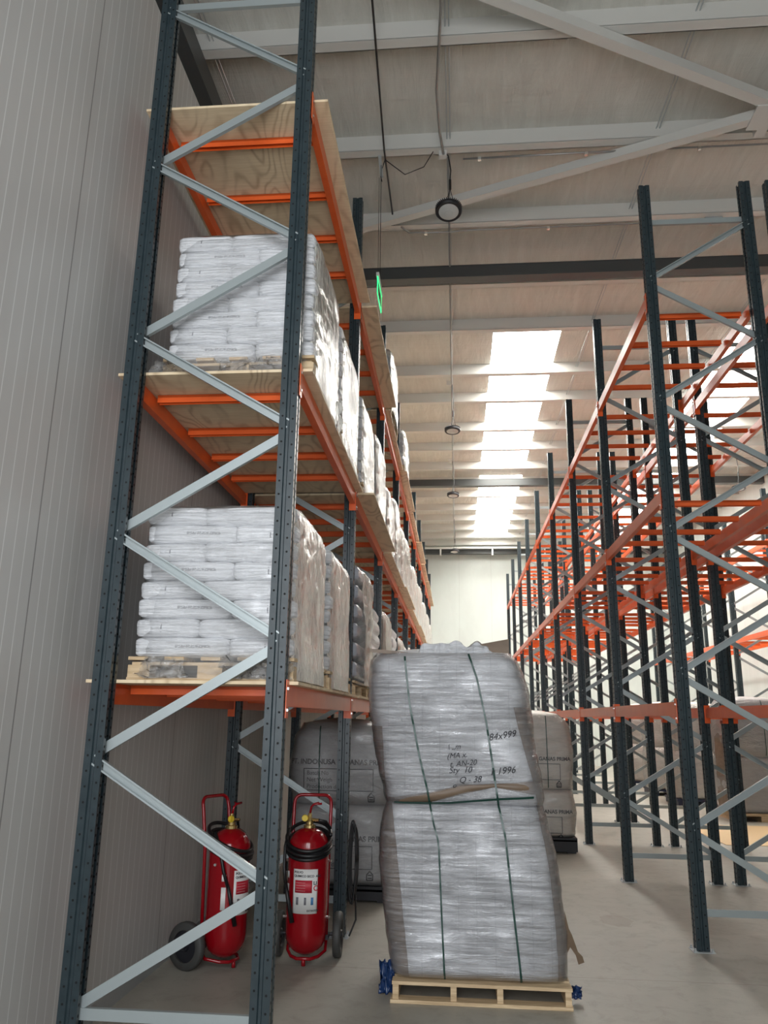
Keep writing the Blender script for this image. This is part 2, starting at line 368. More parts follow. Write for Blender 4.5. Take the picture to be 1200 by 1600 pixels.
# ------------------------------------------------------------------ pallet racks
Y1, BAY = 7.1552, 2.7759
ROWS = [Y1+(i-1)*BAY for i in range(10)]        # row 0 is nearest the camera
TOP = 6.973
LEV = [1.86, 3.735, 5.70]                       # beam centres
NODES = [.275+.626*i for i in range(11)]
half = [(-.050, .018), (-.050, .045), (-.013, .045), (-.007, .036), (.007, .036), (.013, .045), (.052, .045), (.052, .014), (.045, .009)]
outl = half + [(x, -y) for x, y in reversed(half)]
def offs(pl, d):
    out = []
    for i, p in enumerate(pl):
        a = Vector(pl[max(i-1, 0)]); b = Vector(pl[min(i+1, len(pl)-1)]); t = (b-a).normalized()
        out.append((p[0]+t.y*-d*-1*-1, p[1]+t.x*d*-1))
    return out
inn = [(x*.93-(.0 if x < 0 else .0), y*.93) for x, y in outl]
inn[0] = (-.050, .0185-.003); inn[-1] = (-.050, -.0155)
inn = [(min(x, .0485), y) for x, y in inn]
poly = outl + inn[::-1]
pm = MB(); n = len(poly)
pm.add([(x, y, z) for z in (.004, TOP) for x, y in poly], [(i, (i+1) % n, (i+1) % n+n, i+n) for i in range(n)])
no = len(outl)
for zb_ in (0, n):
    pm.add([], [])
    for i in range(no-1):
        q = (i, i+1, n-2-i, n-1-i); pm.f.append(tuple(zb_+v for v in q)); pm.m.append(0)
POST_ME = pm.mesh('post', M_POST)
fp = MB(); fp.box(-.085, .085, -.075, .075, 0, .006)
for sx, sy in ((-.067, -.057), (.067, .057), (-.067, .057), (.067, -.057)):
    fp.lathe([(.0001, .03), (.008, .03), (.008, .016), (.013, .016), (.013, .006)], 6, (sx, sy))
PLATE_ME = fp.mesh('foot_plate', M_GALV)
bolt_mb = MB()
def cchan(a, b, flip, wd=.054, dp=.026, t=.003):       # brace: C channel with its web towards +-y
    h = wd/2
    pl = [(-h, 0), (h, 0), (h, dp), (h-t*3, dp), (h-t*3, dp-t), (h-t, dp-t), (h-t, t), (-h+t, t), (-h+t, dp-t), (-h+t*3, dp-t), (-h+t*3, dp), (-h, dp)]
    if flip: pl = [(x, -y) for x, y in pl]
    m = MB(); a = Vector(a); b = Vector(b); d = (b-a).normalized()
    m.prism(a+d*-.01, b+d*.01, pl, upv=(0, 1, 0)); return m
BR = {}
def brace_mesh(i, dx, inv):
    key = (i, round(dx, 3), inv)
    if key not in BR:
        z0, z1 = NODES[i], NODES[i+1]
        xa, xb = (0, dx) if i % 2 == 0 else (dx, 0)
        if inv: xa, xb = dx-xa, dx-xb
        up_ = (i % 2 == 0)
        m = cchan((xa, (.012 if up_ else -.012), z0+.02), (xb, (.012 if up_ else -.012), z1-.02), not up_)
        BR[key] = m.mesh('brace', M_BRACE)
    return BR[key]
HZ = {}
def horiz_mesh(dx, z):
    key = (round(dx, 3), z)
    if key not in HZ: HZ[key] = cchan((0, 0, z), (dx, 0, z), False).mesh('horizontal_tie', M_BRACE)
    return HZ[key]
bl = BAY-.094
bm_ = MB()
bm_.add([(x, y, z) for y in (-bl/2, bl/2) for x, z in [(-.02, -.058), (.028, -.058), (.028, .058), (-.006, .058), (-.006, .034), (-.02, .034)]],
        [(0, 1, 7, 6), (1, 2, 8, 7), (2, 3, 9, 8), (3, 4, 10, 9), (4, 5, 11, 10), (5, 0, 6, 11), (5, 4, 3, 2, 1, 0), (6, 7, 8, 9, 10, 11)])
BEAM_ME = bm_.mesh('beam', M_ORANGE)
cm = MB()
cm.box(-.03, .034, -.004, 0, -.12, .085); cm.box(.030, .034, -.004, .062, -.12, .085)
cm.box(.034, .040, .02, .034, .03, .044, 1); cm.box(.034, .040, .02, .034, -.085, -.071, 1)
CONN_ME = cm.mesh('beam_connector', [M_ORANGE, M_STEEL])
cm2 = MB()
cm2.box(-.03, .034, 0, .004, -.12, .085); cm2.box(.030, .034, -.062, .004, -.12, .085)
cm2.box(.034, .040, -.034, -.02, .03, .044, 1); cm2.box(.034, .040, -.034, -.02, -.085, -.071, 1)
CONN2_ME = cm2.mesh('beam_connector', [M_ORANGE, M_STEEL])
BARS = [.38, 1.0, 1.58, 2.16]
XB_ME = {}
def rack(label, xa, xb, rows, levels, barlevels, face, full=8):
    """xa: post nearest the aisle seen (face = +1: its perforated face looks to +x), xb the other post"""
    root = thing('pallet_rack', label, 'rack', ((xa+xb)/2, rows[0], 0))
    cx, cy = (xa+xb)/2, rows[0]
    x0, x1 = min(xa, xb), max(xa, xb)
    for ri, y in enumerate(rows):
        for x in (xa, xb):
            f = face if x == xa else -face
            p = put('post', POST_ME, root, (x-cx, y-cy, 0), (0, 0, 0 if f > 0 else PI))
            if y < 25: put('foot_plate', PLATE_ME, p)
        dx = x1-x0
        inv = (face < 0)                     # the bottom node stands at the post away from the aisle
        merged = MB()
        for i in range(10):
            me = brace_mesh(i, dx, inv)
            if ri < full: put('brace', me, root, (x0-cx, y-cy, 0))
        for z in (.275, TOP-.40):
            put('horizontal_tie', horiz_mesh(dx, z), root, (x0-cx, y-cy, 0))
        if ri >= full:
            pass
    late = [y for ri, y in enumerate(rows) if ri >= full]
    if late:
        mm = MB()
        for y in late:
            for i in range(10):
                me = brace_mesh(i, x1-x0, face < 0)
                mm.add([(v.co.x+x0-cx, v.co.y+y-cy, v.co.z) for v in me.vertices], [tuple(q.vertices) for q in me.polygons])
        o = put('brace', mm.mesh('brace', M_BRACE), root); o['kind'] = 'stuff'
    for bi in range(len(rows)-1):
        yc = (rows[bi]+rows[bi+1])/2
        for li in levels:
            z = LEV[li]
            for x in (xa, xb):
                f = face if x == xa else -face
                b = put('beam', BEAM_ME, root, (x-cx+f*.026, yc-cy, z), (0, 0, 0 if f > 0 else PI))
                if bi < 6:
                    put('beam_connector', CONN_ME if f > 0 else CONN_ME, b, (0, bl/2, 0)); put('beam_connector', CONN2_ME, b, (0, -bl/2, 0))
            if li in barlevels and (li > 0 or bi < 2):
                for d in BARS:
                    wd = abs(xb-xa)-.02
                    if wd not in XB_ME:
                        m = MB(); m.box(-wd/2, wd/2, -.022, .022, -.018, .0); m.box(-wd/2, wd/2, -.022, -.018, -.052, 0); m.box(-wd/2, wd/2, .018, .022, -.052, 0)
                        XB_ME[wd] = m.mesh('crossbar', M_ORANGE)
                    put('crossbar', XB_ME[wd], root, (0, rows[bi]+d-cy, z+.056))
    return root
XLI, XLO = -.9806, -1.9595
rack('long pallet rack along the grey ribbed wall at left, boarded and loaded with wrapped sacks', XLI, XLO, ROWS, (0, 1, 2), (0, 1, 2), +1)
rack('empty pallet rack along the right side of the aisle, row nearest the leaning load', 1.9199, 2.8894, ROWS[1:], (0, 1, 2), (1, 2), -1)
rack('empty pallet rack backed against the aisle rack, facing the next aisle', 4.113, 3.1443, ROWS[1:], (0, 1, 2), (1, 2), +1)
rack('pallet rack along the white wall at far right, beyond the second aisle', 7.05, 8.02, ROWS[2:], (1, 2), (1, 2), -1)

# boards laid on the left rack
ORD = ['first', 'second', 'third', 'fourth', 'fifth', 'sixth', 'seventh', 'eighth', 'ninth']
LN = ['lower', 'middle', 'top']
over = [[-.87, -.86, -.88, -.87, -.86, -.88, -.87, -.87, -.87], [-.86, -.76, -.82, -.79, -.83, -.80, -.82, -.8, -.8], [-.83, -.77, -.86, -.80, -.84, -.79, -.82, -.8, -.81]]
for li in range(3):
    for bi in range(9):
        m = MB(); y0, y1 = ROWS[bi]+.048, ROWS[bi+1]-.048; zt = LEV[li]+.0585
        m.box(-2.09, over[li][bi], y0, y1, zt, zt+.018)
        o = put('shelf_board', m.mesh('shelf_board', M_PLY))
        tag(o, 'plywood board on the %s beams of the left rack, %s bay counting from the camera' % (LN[li], ORD[bi]), 'board', 'plywood boards of the left rack')

# ------------------------------------------------------------------ sacks, pallets, loads
def sackmesh(L, W, T, seed, m, puff=.06, grid=(16, 12, 8), name='sack', lump=.006):
    mb = MB(); gx, gy, gz = grid; idx = {}
    def P(i, j, k):
        u, v, w_ = 2*i/gx-1, 2*j/gy-1, 2*k/gz-1
        e = 10.0
        q = (abs(u)**e+abs(v)**e+abs(w_)**e)**(1/e); mx = max(abs(u), abs(v), abs(w_)); s = mx/q if q else 1
        s = .25+.75*s
        x, y, z = u*s*L/2, v*s*W/2, w_*s*T/2
        edge = max(abs(u), abs(v))
        z *= 1-.14*edge**10
        side = 1-abs(w_)**4
        x *= 1+puff*.35*side-.03; y *= 1+puff*.5*side-.03
        nn = noise.noise_vector(Vector((x*6+seed*13, y*6, z*14+seed)))
        n2 = noise.noise_vector(Vector((x*18+seed*3, y*18, z*30)))
        return (x+nn.x*lump+n2.x*lump*.5, y+nn.y*lump+n2.y*lump*.5, z+nn.z*lump*.6+n2.z*lump*.3)
    def V(i, j, k):
        if (i, j, k) not in idx: idx[(i, j, k)] = len(mb.v); mb.v.append(P(i, j, k))
        return idx[(i, j, k)]
    for i in range(gx):
        for j in range(gy):
            mb.f.append((V(i, j, 0), V(i, j+1, 0), V(i+1, j+1, 0), V(i+1, j, 0))); mb.f.append((V(i, j, gz), V(i+1, j, gz), V(i+1, j+1, gz), V(i, j+1, gz)))
    for i in range(gx):
        for k in range(gz):
            mb.f.append((V(i, 0, k), V(i+1, 0, k), V(i+1, 0, k+1), V(i, 0, k+1))); mb.f.append((V(i, gy, k), V(i, gy, k+1), V(i+1, gy, k+1), V(i+1, gy, k)))
    for j in range(gy):
        for k in range(gz):
            mb.f.append((V(0, j, k), V(0, j, k+1), V(0, j+1, k+1), V(0, j+1, k))); mb.f.append((V(gx, j, k), V(gx, j+1, k), V(gx, j+1, k+1), V(gx, j, k+1)))
    mb.m = [0]*len(mb.f)
    return mb.mesh(name, m, True)
SK = [sackmesh(.578, .388, .119, s, M_SACK, .05) for s in range(3)]
SKG = [sackmesh(.60, .42, .185, s+5, M_GSACK, .35, lump=.01) for s in range(2)]
DECKB = {}
def wood_box(x, y, z, nm):
    k = (round(x, 3), round(y, 3), round(z, 3), nm)
    if k not in DECKB: DECKB[k] = MB().box(-x/2, x/2, -y/2, y/2, -z/2, z/2).mesh(nm, M_WOOD)
    return DECKB[k]
def pallet(parent, lx, ly, h=.144, z0=0.0, as_thing=None):
    """wooden block pallet; a part with its boards and blocks as sub-parts"""
    base = put('pallet', MB().box(-lx/2+.02, lx/2-.02, -ly/2+.02, ly/2-.02, h-.048, h-.030).mesh('pallet', M_WOOD), parent, (0, 0, z0))
    for i in range(5):
        put('deck_board', wood_box(.115, ly, .019, 'deck_board'), base, (-lx/2+.06+(lx-.12)*i/4, 0, h-.0100))
    for i in (-1, 0, 1):
        put('bottom_board', wood_box(lx, .1, .018, 'bottom_board'), base, (0, i*(ly/2-.05), .009))
        for j in (-1, 0, 1):
            put('block', wood_box(.13 if j else .145, .1, h-.066, 'block'), base, (j*(lx/2-.07), i*(ly/2-.05), .018+(h-.066)/2))
    return base
def shell(x0, x1, y0, y1, z0, z1, seed, mats, taper=.03, amp=.012, matfn=None, round_=.06, name='stretch_film', nu=56, nv=26):
    """wrinkled film drawn round a load: four sides and a top"""
    mb = MB(); cx, cy = (x0+x1)/2, (y0+y1)/2; hx, hy = (x1-x0)/2, (y1-y0)/2
    per = []
    for i in range(nu):
        t = i/nu*4; sd = int(t); q = (t-sd)*2-1
        p = [(q, -1), (1, q), (-q, 1), (-1, -q)][sd]
        e = 8; r = (abs(p[0])**e+abs(p[1])**e)**(1/e); per.append((p[0]/r, p[1]/r))
    for j in range(nv+1):
        f = j/nv; z = z0+(z1-z0)*f
        s = 1-taper*f; 
        if f > .9: s -= round_*((f-.9)/.1)**2
        for (a, b) in per:
            x = cx+a*hx*s; y = cy+b*hy*s
            nn = noise.noise_vector(Vector((x*3.5+seed*7, y*3.5, z*4+seed))); n2 = noise.noise(Vector((x*9+y*11+seed, z*16, seed)))
            mb.v.append((x+a*(nn.x*amp+n2*amp*.6), y+b*(nn.y*amp+n2*amp*.6), z+(nn.z*amp if 0 < j < nv else 0)))
    for j in range(nv):
        for i in range(nu):
            mb.f.append((j*nu+i, j*nu+(i+1) % nu, (j+1)*nu+(i+1) % nu, (j+1)*nu+i))
            mb.m.append(matfn(per[i], j/nv) if matfn else 0)
    c = len(mb.v); mb.v.append((cx, cy, z1+.012))
    for i in range(nu): mb.f.append((nv*nu+i, nv*nu+(i+1) % nu, c)); mb.m.append(matfn((0, 0), 1) if matfn else 0)
    return mb.mesh(name, mats, True)
def scrap(cx, cy, cz, sx, sy, sz, seed, name='loose_film', m=None, nx=14, ny=9, zmin=.012):
    mb = MB()
    for i in range(nx+1):
        for j in range(ny+1):
            u, v = i/nx-.5, j/ny-.5
            nn = noise.noise_vector(Vector((u*5+seed*3, v*5, seed*1.7))); 
            n4 = noise.noise_vector(Vector((u*13+seed, v*11, seed*2.7))); mb.v.append((cx+u*sx+nn.x*sx*.2+n4.x*sx*.06, cy+nn.y*sy+n4.y*sy*.5, max(zmin, cz+v*sz+nn.z*sz*.25+n4.z*sz*.1)))
    for i in range(nx):
        for j in range(ny): a = i*(ny+1)+j; mb.f.append((a, a+ny+1, a+ny+2, a+1)); mb.m.append(0)
    return mb.mesh(name, m or M_SCRAP, True)
def sack_load(label, group, cx, y0, zb_, layers=8, style='white', near=True, milk=None, seed=0, ly=1.16):
    cy = y0+ly/2
    root = thing('wrapped_pallet_load', label, 'pallet load', (cx, cy, zb_), 0, group)
    pallet(root, .98, ly, .136)
    T = .113
    rnd = random.Random(seed+11)
    for k in range(layers):
        z = .136+T*(k+.5)
        rot = PI if k % 2 else 0
        sp = []
        w3 = ly/3
        for a in (-1, 0, 1): sp.append((-.185, a*w3*.98, 0))
        for a in (-1, 1): sp.append((.285, a*ly*.245, PI/2))
        for (x, y, r) in sp:
            c, s = cos(rot), sin(rot)
            jx, jy = rnd.uniform(-.007, .007), rnd.uniform(-.006, .006)
            shrink = 1-.006*k
            put('sack', SK[rnd.randrange(3)], root, ((x*c-y*s)*shrink+jx, (x*s+y*c)*shrink+jy, z), (rnd.uniform(-.012, .012), rnd.uniform(-.012, .012), r+rot))
    h = .136+T*layers
    fn = (lambda p, f: 1 if p[0] > .9 and abs(p[1]) < .985 else 0)
    put('stretch_film', shell(-.495, .50, -ly/2-.006, ly/2+.006, .012, h+.006, seed, [M_FILM, milk or M_MILK], .03, .010, fn), root)
    return root
bodies = {}
def far_load(label, group, cx, y0, zb_, h, ly=1.16, seed=0, m=None, lobes=8, milk=True):
    """a wrapped load further down the rack: lumpy body of stacked sacks, film hood, pallet"""
    cy = y0+ly/2
    root = thing('wrapped_pallet_load', label, 'pallet load', (cx, cy, zb_), 0, group)
    put('pallet', pallet_one, root)
    mb = MB(); nu, nv = 48, lobes*4
    for j in range(nv+1):
        f = j/nv; lob = abs(sin(PI*f*lobes))**.5
        for i in range(nu):
            t = 2*PI*i/nu; c, s = cos(t), sin(t); e = 6; r = 1/((abs(c)**e+abs(s)**e)**(1/e))
            px, py = c*r, s*r
            nn = noise.noise_vector(Vector((px*1.6+seed*5, py*1.6, f*4+seed)))
            k = (.935+.05*lob)*(1-.04*f)*(1-.22*max(0, (f-.9)/.1)**2)
            mb.v.append((px*.5*k+nn.x*.018, py*ly/2*k+nn.y*.018, .14+(h-.14)*f))
    for j in range(nv):
        for i in range(nu): mb.f.append((j*nu+i, j*nu+(i+1) % nu, (j+1)*nu+(i+1) % nu, (j+1)*nu+i)); mb.m.append(0)
    c = len(mb.v); mb.v.append((0, 0, h+.01))
    for i in range(nu): mb.f.append((nv*nu+i, nv*nu+(i+1) % nu, c)); mb.m.append(0)
    put('sack_stack', mb.mesh('sack_stack', m or M_SACK, True), root)
    if milk:
        fn = (lambda p, f: 1 if p[0] > .9 and abs(p[1]) < .985 else 0)
        put('stretch_film', shell(-.50, .515, -ly/2-.005, ly/2+.005, .05, h+.02, seed, [M_FILM, M_MILK if milk == 1 else M_MILK2], .035, .014, fn, nu=40, nv=16), root)
    return root
_pm = MB()
for i in range(5): _pm.box(-.49+.215*i, -.375+.215*i, -.58, .58, .125, .143)
for i in (-1, 0, 1):
    _pm.box(-.49, .49, i*.53-.05, i*.53+.05, 0, .018); _pm.box(-.49, .49, i*.53-.05, i*.53+.05, .107, .125)
    for j in (-1, 0, 1): _pm.box(j*.42-.07, j*.42+.07, i*.53-.05, i*.53+.05, .018, .107)
pallet_one = _pm.mesh('pallet', M_WOOD)
Z1, Z2, Z3 = LEV[0]+.077, LEV[1]+.077, LEV[2]+.077
G1, G2 = 'wrapped loads on the lower shelf', 'wrapped loads on the middle shelf'
l1 = sack_load('pallet of white sacks in clear film on the lower shelf, nearest of its row', G1, -1.405, 4.52, Z1, 8, seed=1, milk=M_MILK2)
sack_load('pallet of white sacks with ridged film side on the middle shelf, nearest of its row', G2, -1.36, 4.52, Z2, 8, seed=2)
sack_load('wrapped white sack pallet on the lower shelf, second from the camera', G1, -1.40, 5.80, Z1, 8, seed=3, milk=M_MILK2)
sack_load('wrapped white sack pallet on the middle shelf, second from the camera', G2, -1.37, 5.80, Z2, 8, seed=4)
sack_load('wrapped white sack pallet on the middle shelf, third from the camera, beyond the second post', G2, -1.37, 7.30, Z2, 8, seed=5)
# film crumpled into the pallets of the nearest loads
for i, (x, s) in enumerate(((-.27, 3), (.2, 8), (.36, 5))): put('loose_film', scrap(x, -.60, .07, .26, .03, .12, s), l1)
m2 = [o for o in COL.objects if o.get('label', '').startswith('pallet of white sacks with ridged')][0]
for i, (x, s) in enumerate(((-.02, 4), (.22, 9), (-.44, 2))): put('loose_film', scrap(x, -.60, .06, .2, .03, .10, s), m2)
put('loose_film', scrap(.56, .05, -.03, .05, .05, .20, 6, m=M_MILK, zmin=-1), m2)
# grey round sacks, third place on the lower shelf
gr = thing('wrapped_pallet_load', 'pallet of bulging shiny grey sacks on the lower shelf beyond the second post', 'pallet load', (-1.40, 7.80, Z1), 0, G1)
pallet(gr, .98, 1.1, .136)
for k in range(6):
    for j, (x, y, r) in enumerate(((-.24, -.33, 0), (-.24, .05, 0), (-.24, .42, 0), (.27, -.26, PI/2), (.27, .30, PI/2))):
        put('sack', SKG[(j+k) % 2], gr, (x, y, .23+k*.176), (0, 0, r+(PI if k % 2 else 0)))
put('stretch_film', shell(-.53, .56, -.34, .57, .10, 1.2, 3, [M_FILM, M_MILK], .05, .03, lambda p, f: 1 if p[0] > .9 and p[1] > -.9 else 0), gr)
sd = 20
for bi in range(1, 9):
    for s in (0, 1):
        y0 = ROWS[bi]+.15+s*1.31
        nth = bi*2+s+1
        word = {3: 'third', 4: 'fourth', 5: 'fifth', 6: 'sixth', 7: 'seventh', 8: 'eighth', 9: 'ninth', 10: 'tenth', 11: 'eleventh', 12: 'twelfth', 13: 'thirteenth', 14: 'fourteenth', 15: 'fifteenth', 16: 'sixteenth', 17: 'seventeenth', 18: 'eighteenth'}[nth]
        sd += 1
        if nth > 3:
            far_load('wrapped sack pallet on the middle shelf of the left rack, %s from the camera' % word, G2, -1.37, y0, Z2, [1.12, 1.02, 1.13, .92][sd % 4], seed=sd, milk=1)
            far_load('lumpy film wrapped pallet on the lower shelf of the left rack, %s from the camera' % word, G1, -1.39, y0, Z1, [1.14, 1.06, 1.12][sd % 3], seed=sd+40, m=(M_SACK, M_IVORY)[sd % 2], lobes=6, milk=1 if sd % 2 else 0)
far_load('white wrapped load on the top shelf of the left rack, third bay', 'wrapped loads on the top shelf', -1.34, ROWS[2]+.15, Z3, .95, seed=77)
far_load('white wrapped load on the top shelf of the left rack, fourth bay', 'wrapped loads on the top shelf', -1.34, ROWS[3]+.15, Z3, .8, seed=78)

# ------------------------------------------------------------------ big bags
def lerp(tb, z):
    if z <= tb[0][0]: return tb[0][1]
    for (a, va), (b, vb) in zip(tb, tb[1:]):
        if z <= b: return va+(vb-va)*(z-a)/(b-a)
    return tb[-1][1]
class Bag:
    """a filled fabric bag whose outline follows left/right edge tables (z -> x); cross-section a superellipse"""
    def __init__(s, zl, z1, left, right, yfront, depth, seed=0, amp=.012, e=7.0, ledge=.10, bul=.03):
        s.z0, s.z1, s.L, s.R, s.yf, s.d, s.seed, s.amp, s.e, s.ledge, s.bul = zl, z1, left, right, yfront, depth, seed, amp, e, ledge, bul
    def frame(s, z):
        f = (z-s.z0)/(s.z1-s.z0); xl, xr = lerp(s.L, z), lerp(s.R, z)
        edge = min(f, 1-f)/s.ledge; k = 1.0
        if edge < 1: k = 1-.10*(1-max(edge, 0))**2.2
        return (xl+xr)/2, (xr-xl)/2, k*s.d/2*(1+s.bul*sin(PI*min(max(f, 0), 1))), k
    def pt(s, t, z, off=0.0):
        cx, hx, hy, k = s.frame(z); c, q = cos(t), sin(t); r = 1/((abs(c)**s.e+abs(q)**s.e)**(1/s.e))
        cy = s.yf+s.d/2
        x, y = cx+c*r*(hx+off), cy+q*r*(hy+off)
        nn = noise.noise_vector(Vector((x*2.6+s.seed*9, y*2.6, z*3.4+s.seed))); n2 = noise.noise(Vector((x*5+s.seed, y*5, z*15)))
        d = nn.x*s.amp+n2*s.amp*.5
        return Vector((x+c*r*d, y+q*r*d, z+nn.z*s.amp*.4))
    def front(s, x, z, off=.004):
        cx, hx, hy, k = s.frame(z); u = max(-.999, min(.999, (x-cx)/hx))
        # front superellipse: find t on the front side by bisection on x
        lo, hi = PI*1.001, PI*1.999
        for _ in range(26):
            m_ = (lo+hi)/2
            if s.pt(m_, z, 0).x < x: lo = m_
            else: hi = m_
        p = s.pt(lo, z, off); return Vector((x, p.y, z))
    def mesh(s, name, m, off=0.0, keep=None, nu=120, nv=60, topz=.03, z0=None, z1=None, close=True):
        mb = MB(); a0 = s.z0 if z0 is None else z0; a1 = s.z1 if z1 is None else z1
        ts = []
        for i in range(nu):
            q = i/nu*4; sd_ = int(q); v = (q-sd_)*2-1; p = [(1, v), (-v, 1), (-1, -v), (v, -1)][sd_]; ts.append(math.atan2(p[1], p[0]) % (2*PI))
        pts = [[s.pt(t, a0+(a1-a0)*j/nv, off) for t in ts] for j in range(nv+1)]
        for rw in pts: mb.v += [tuple(p) for p in rw]
        for j in range(nv):
            for i in range(nu):
                i2 = (i+1) % nu
                if keep:
                    c = (pts[j][i]+pts[j+1][i2])/2
                    if not keep(c, ts[i]): continue
                mb.f.append((j*nu+i, j*nu+i2, (j+1)*nu+i2, (j+1)*nu+i)); mb.m.append(0)
        if close and not keep:
            for rw, zz, dr in ((nv, a1, 1), (0, a0, -1)):
                prev = list(range(rw*nu, rw*nu+nu)); cx, hx, hy, k = s.frame(zz); cy = s.yf+s.d/2
                for q in (.8, .5, .2):
                    b = len(mb.v)
                    for i in range(nu):
                        p = pts[rw][i]; n3 = noise.noise(Vector((p.x*4*q, p.y*4*q, s.seed)))
                        mb.v.append((cx+(p.x-cx)*q, cy+(p.y-cy)*q, zz+dr*(topz*(1-q*q))+n3*.012))
                    for i in range(nu):
                        i2 = (i+1) % nu; f = (prev[i], prev[i2], b+i2, b+i); mb.f.append(f if dr > 0 else f[::-1]); mb.m.append(0)
                    prev = list(range(b, b+nu))
                mb.f.append(tuple(prev)); mb.m.append(0)
        return mb.mesh(name, m, True)
    def tfront(s, x, z):
        lo, hi = PI*1.001, PI*1.999
        for _ in range(26):
            m_ = (lo+hi)/2
            if s.pt(m_, z, 0).x < x: lo = m_
            else: hi = m_
        return lo
    def patch(s, name, m, tb, side, z0, z1, off=.007, nu=40, nv=70, z1b=None):
        """sheet from the edge x = tb(z) on the front round to the middle of the left (-1) or right (+1) side"""
        mb = MB(); te = PI*.90 if side < 0 else PI*2.10
        for j in range(nv+1):
            z = z0+(z1-z0)*j/nv; t0 = s.tfront(lerp(tb, z)+.004*noise.noise(Vector((z*9, side, 0))), z)
            for i in range(nu+1): mb.v.append(tuple(s.pt(t0+(te-t0)*i/nu, z, off)))
        for j in range(nv):
            for i in range(nu):
                a = j*(nu+1)+i; f = (a, a+1, a+nu+2, a+nu+1); mb.f.append(f if side > 0 else f[::-1]); mb.m.append(0)
        return mb.mesh(name, m, True)
    def band(s, name, m, bot, top, x0, x1, off=.010, nx=80, nz_=6):
        mb = MB()
        for i in range(nx+1):
            x = x0+(x1-x0)*i/nx; a, b = lerp(bot, x), lerp(top, x)
            for j in range(nz_+1): q = s.front(x, max(a+(b-a)*j/nz_, s.z0+.002), off+.01*sin(PI*j/nz_)); mb.v.append((q.x, q.y, a+(b-a)*j/nz_))
        for i in range(nx):
            for j in range(nz_): a = i*(nz_+1)+j; mb.f.append((a, a+nz_+1, a+nz_+2, a+1)); mb.m.append(0)
        return mb.mesh(name, m, True)
    def strap(s, pts, wd, name, m, off=.012, n=40, back=False):
        mb = MB(); P = []
        tot = len(pts)-1
        for i in range(n+1):
            q = i/n*tot; k = min(int(q), tot-1); fr = q-k
            x = pts[k][0]+(pts[k+1][0]-pts[k][0])*fr; z = pts[k][1]+(pts[k+1][1]-pts[k][1])*fr
            P.append((x, z))
        for i, (x, z) in enumerate(P):
            a = P[max(i-1, 0)]; b = P[min(i+1, n)]; dx_, dz_ = b[0]-a[0], b[1]-a[1]; L_ = math.hypot(dx_, dz_) or 1
            nx, nz_ = -dz_/L_*wd/2, dx_/L_*wd/2
            for o_ in (off, off-.003):
                for sg in (-1, 1):
                    zz = min(max(z+nz_*sg, s.z0), s.z1)
                    p = s.front(x+nx*sg, zz, o_); mb.v.append((p.x, p.y, z+nz_*sg))
        for i in range(n):
            a = i*4; b = a+4
            mb.f += [(a, a+1, b+1, b), (a+2, b+2, b+3, a+3), (a, b, b+2, a+2), (a+1, a+3, b+3, b+1)]; mb.m += [0]*4
        return mb.mesh(name, m)
    def write(s, body, x, z, size, parent, m, shear=0, rot=0, bold=0.0, off=.008, name='printed_text', align='CENTER'):
        me = text_mesh(body, size, .0006, shear, align, bold)
        for v in me.vertices:
            a, b, c = v.co; a, b = a*cos(rot)-b*sin(rot), a*sin(rot)+b*cos(rot)
            p = s.front(x+a, z+b, off); v.co = (x+a, p.y-c, z+b)
        me.materials.clear(); me.materials.append(m); return put(name, me, parent)
    def line(s, pts, r, parent, m, name, off=.006):
        mb = MB(); P = []
        for (a, b) in zip(pts, pts[1:]):
            for i in range(9): P.append((a[0]+(b[0]-a[0])*i/8, a[1]+(b[1]-a[1])*i/8))
        mb.tube([s.front(x, z, off) for x, z in P], r, 5); return put(name, mb.mesh(name, m), parent)
# --- the leaning strapped load in the aisle (object coordinates are world coordinates: root at its base)
YL = 5.655
load = thing('strapped_bag_load', 'leaning stack of two wrapped big bags with green straps on a wooden pallet', 'pallet load', (0, 0, 0))
Lo = Bag(.135, 1.20, [(.13, -.425), (.40, -.474), (.70, -.508), (.975, -.521), (1.115, -.506), (1.20, -.481)],
         [(.13, .700), (.40, .700), (.66, .672), (.93, .625), (1.19, .572), (1.30, .571)], YL, 1.08, 1, .012, 8, .06)
Up = Bag(1.19, 2.20, [(1.19, -.483), (1.38, -.527), (1.63, -.58), (1.84, -.601), (2.01, -.612), (2.14, -.60), (2.22, -.55)],
         [(1.19, .568), (1.30, .565), (1.48, .542), (1.73, .520), (1.98, .482), (2.14, .435), (2.2, .39)], YL-.01, 1.08, 2, .018, 7, .10)
put('big_bag', Lo.mesh('big_bag', M_WOVEN), load)
ub = put('big_bag', Up.mesh('big_bag', M_WOVEN, topz=.06), load)
wl = [(.146, -.311), (.478, -.347), (.86, -.392), (1.145, -.429), (1.2, -.44)]; wr = [(.18, .622), (.474, .614), (.811, .586), (1.168, .525), (1.2, .52)]
put('cardboard_corner', Lo.patch('cardboard_corner', M_CARD, wl, -1, .14, 1.195), load)
put('cardboard_corner', Lo.patch('cardboard_corner', M_CARD, wr, 1, .14, 1.195), load)
wl2 = [(1.19, -.475), (1.237, -.478), (1.68, -.506)]; wr2 = [(1.19, .53), (1.351, .497), (1.644, .422), (1.832, .379)]
put('cardboard_corner', Up.patch('cardboard_corner', M_CARD, wl2, -1, 1.195, 1.69), load)
put('cardboard_corner', Up.patch('cardboard_corner', M_CARD, wr2, 1, 1.195, 1.83), load)
bt = [(-.55, 1.225), (-.469, 1.225), (-.233, 1.262), (.023, 1.321), (.497, 1.351), (.6, 1.35)]; bb = [(-.55, 1.13), (-.469, 1.14), (-.233, 1.18), (.023, 1.26), (.25, 1.31), (.496, 1.27), (.6, 1.22)]
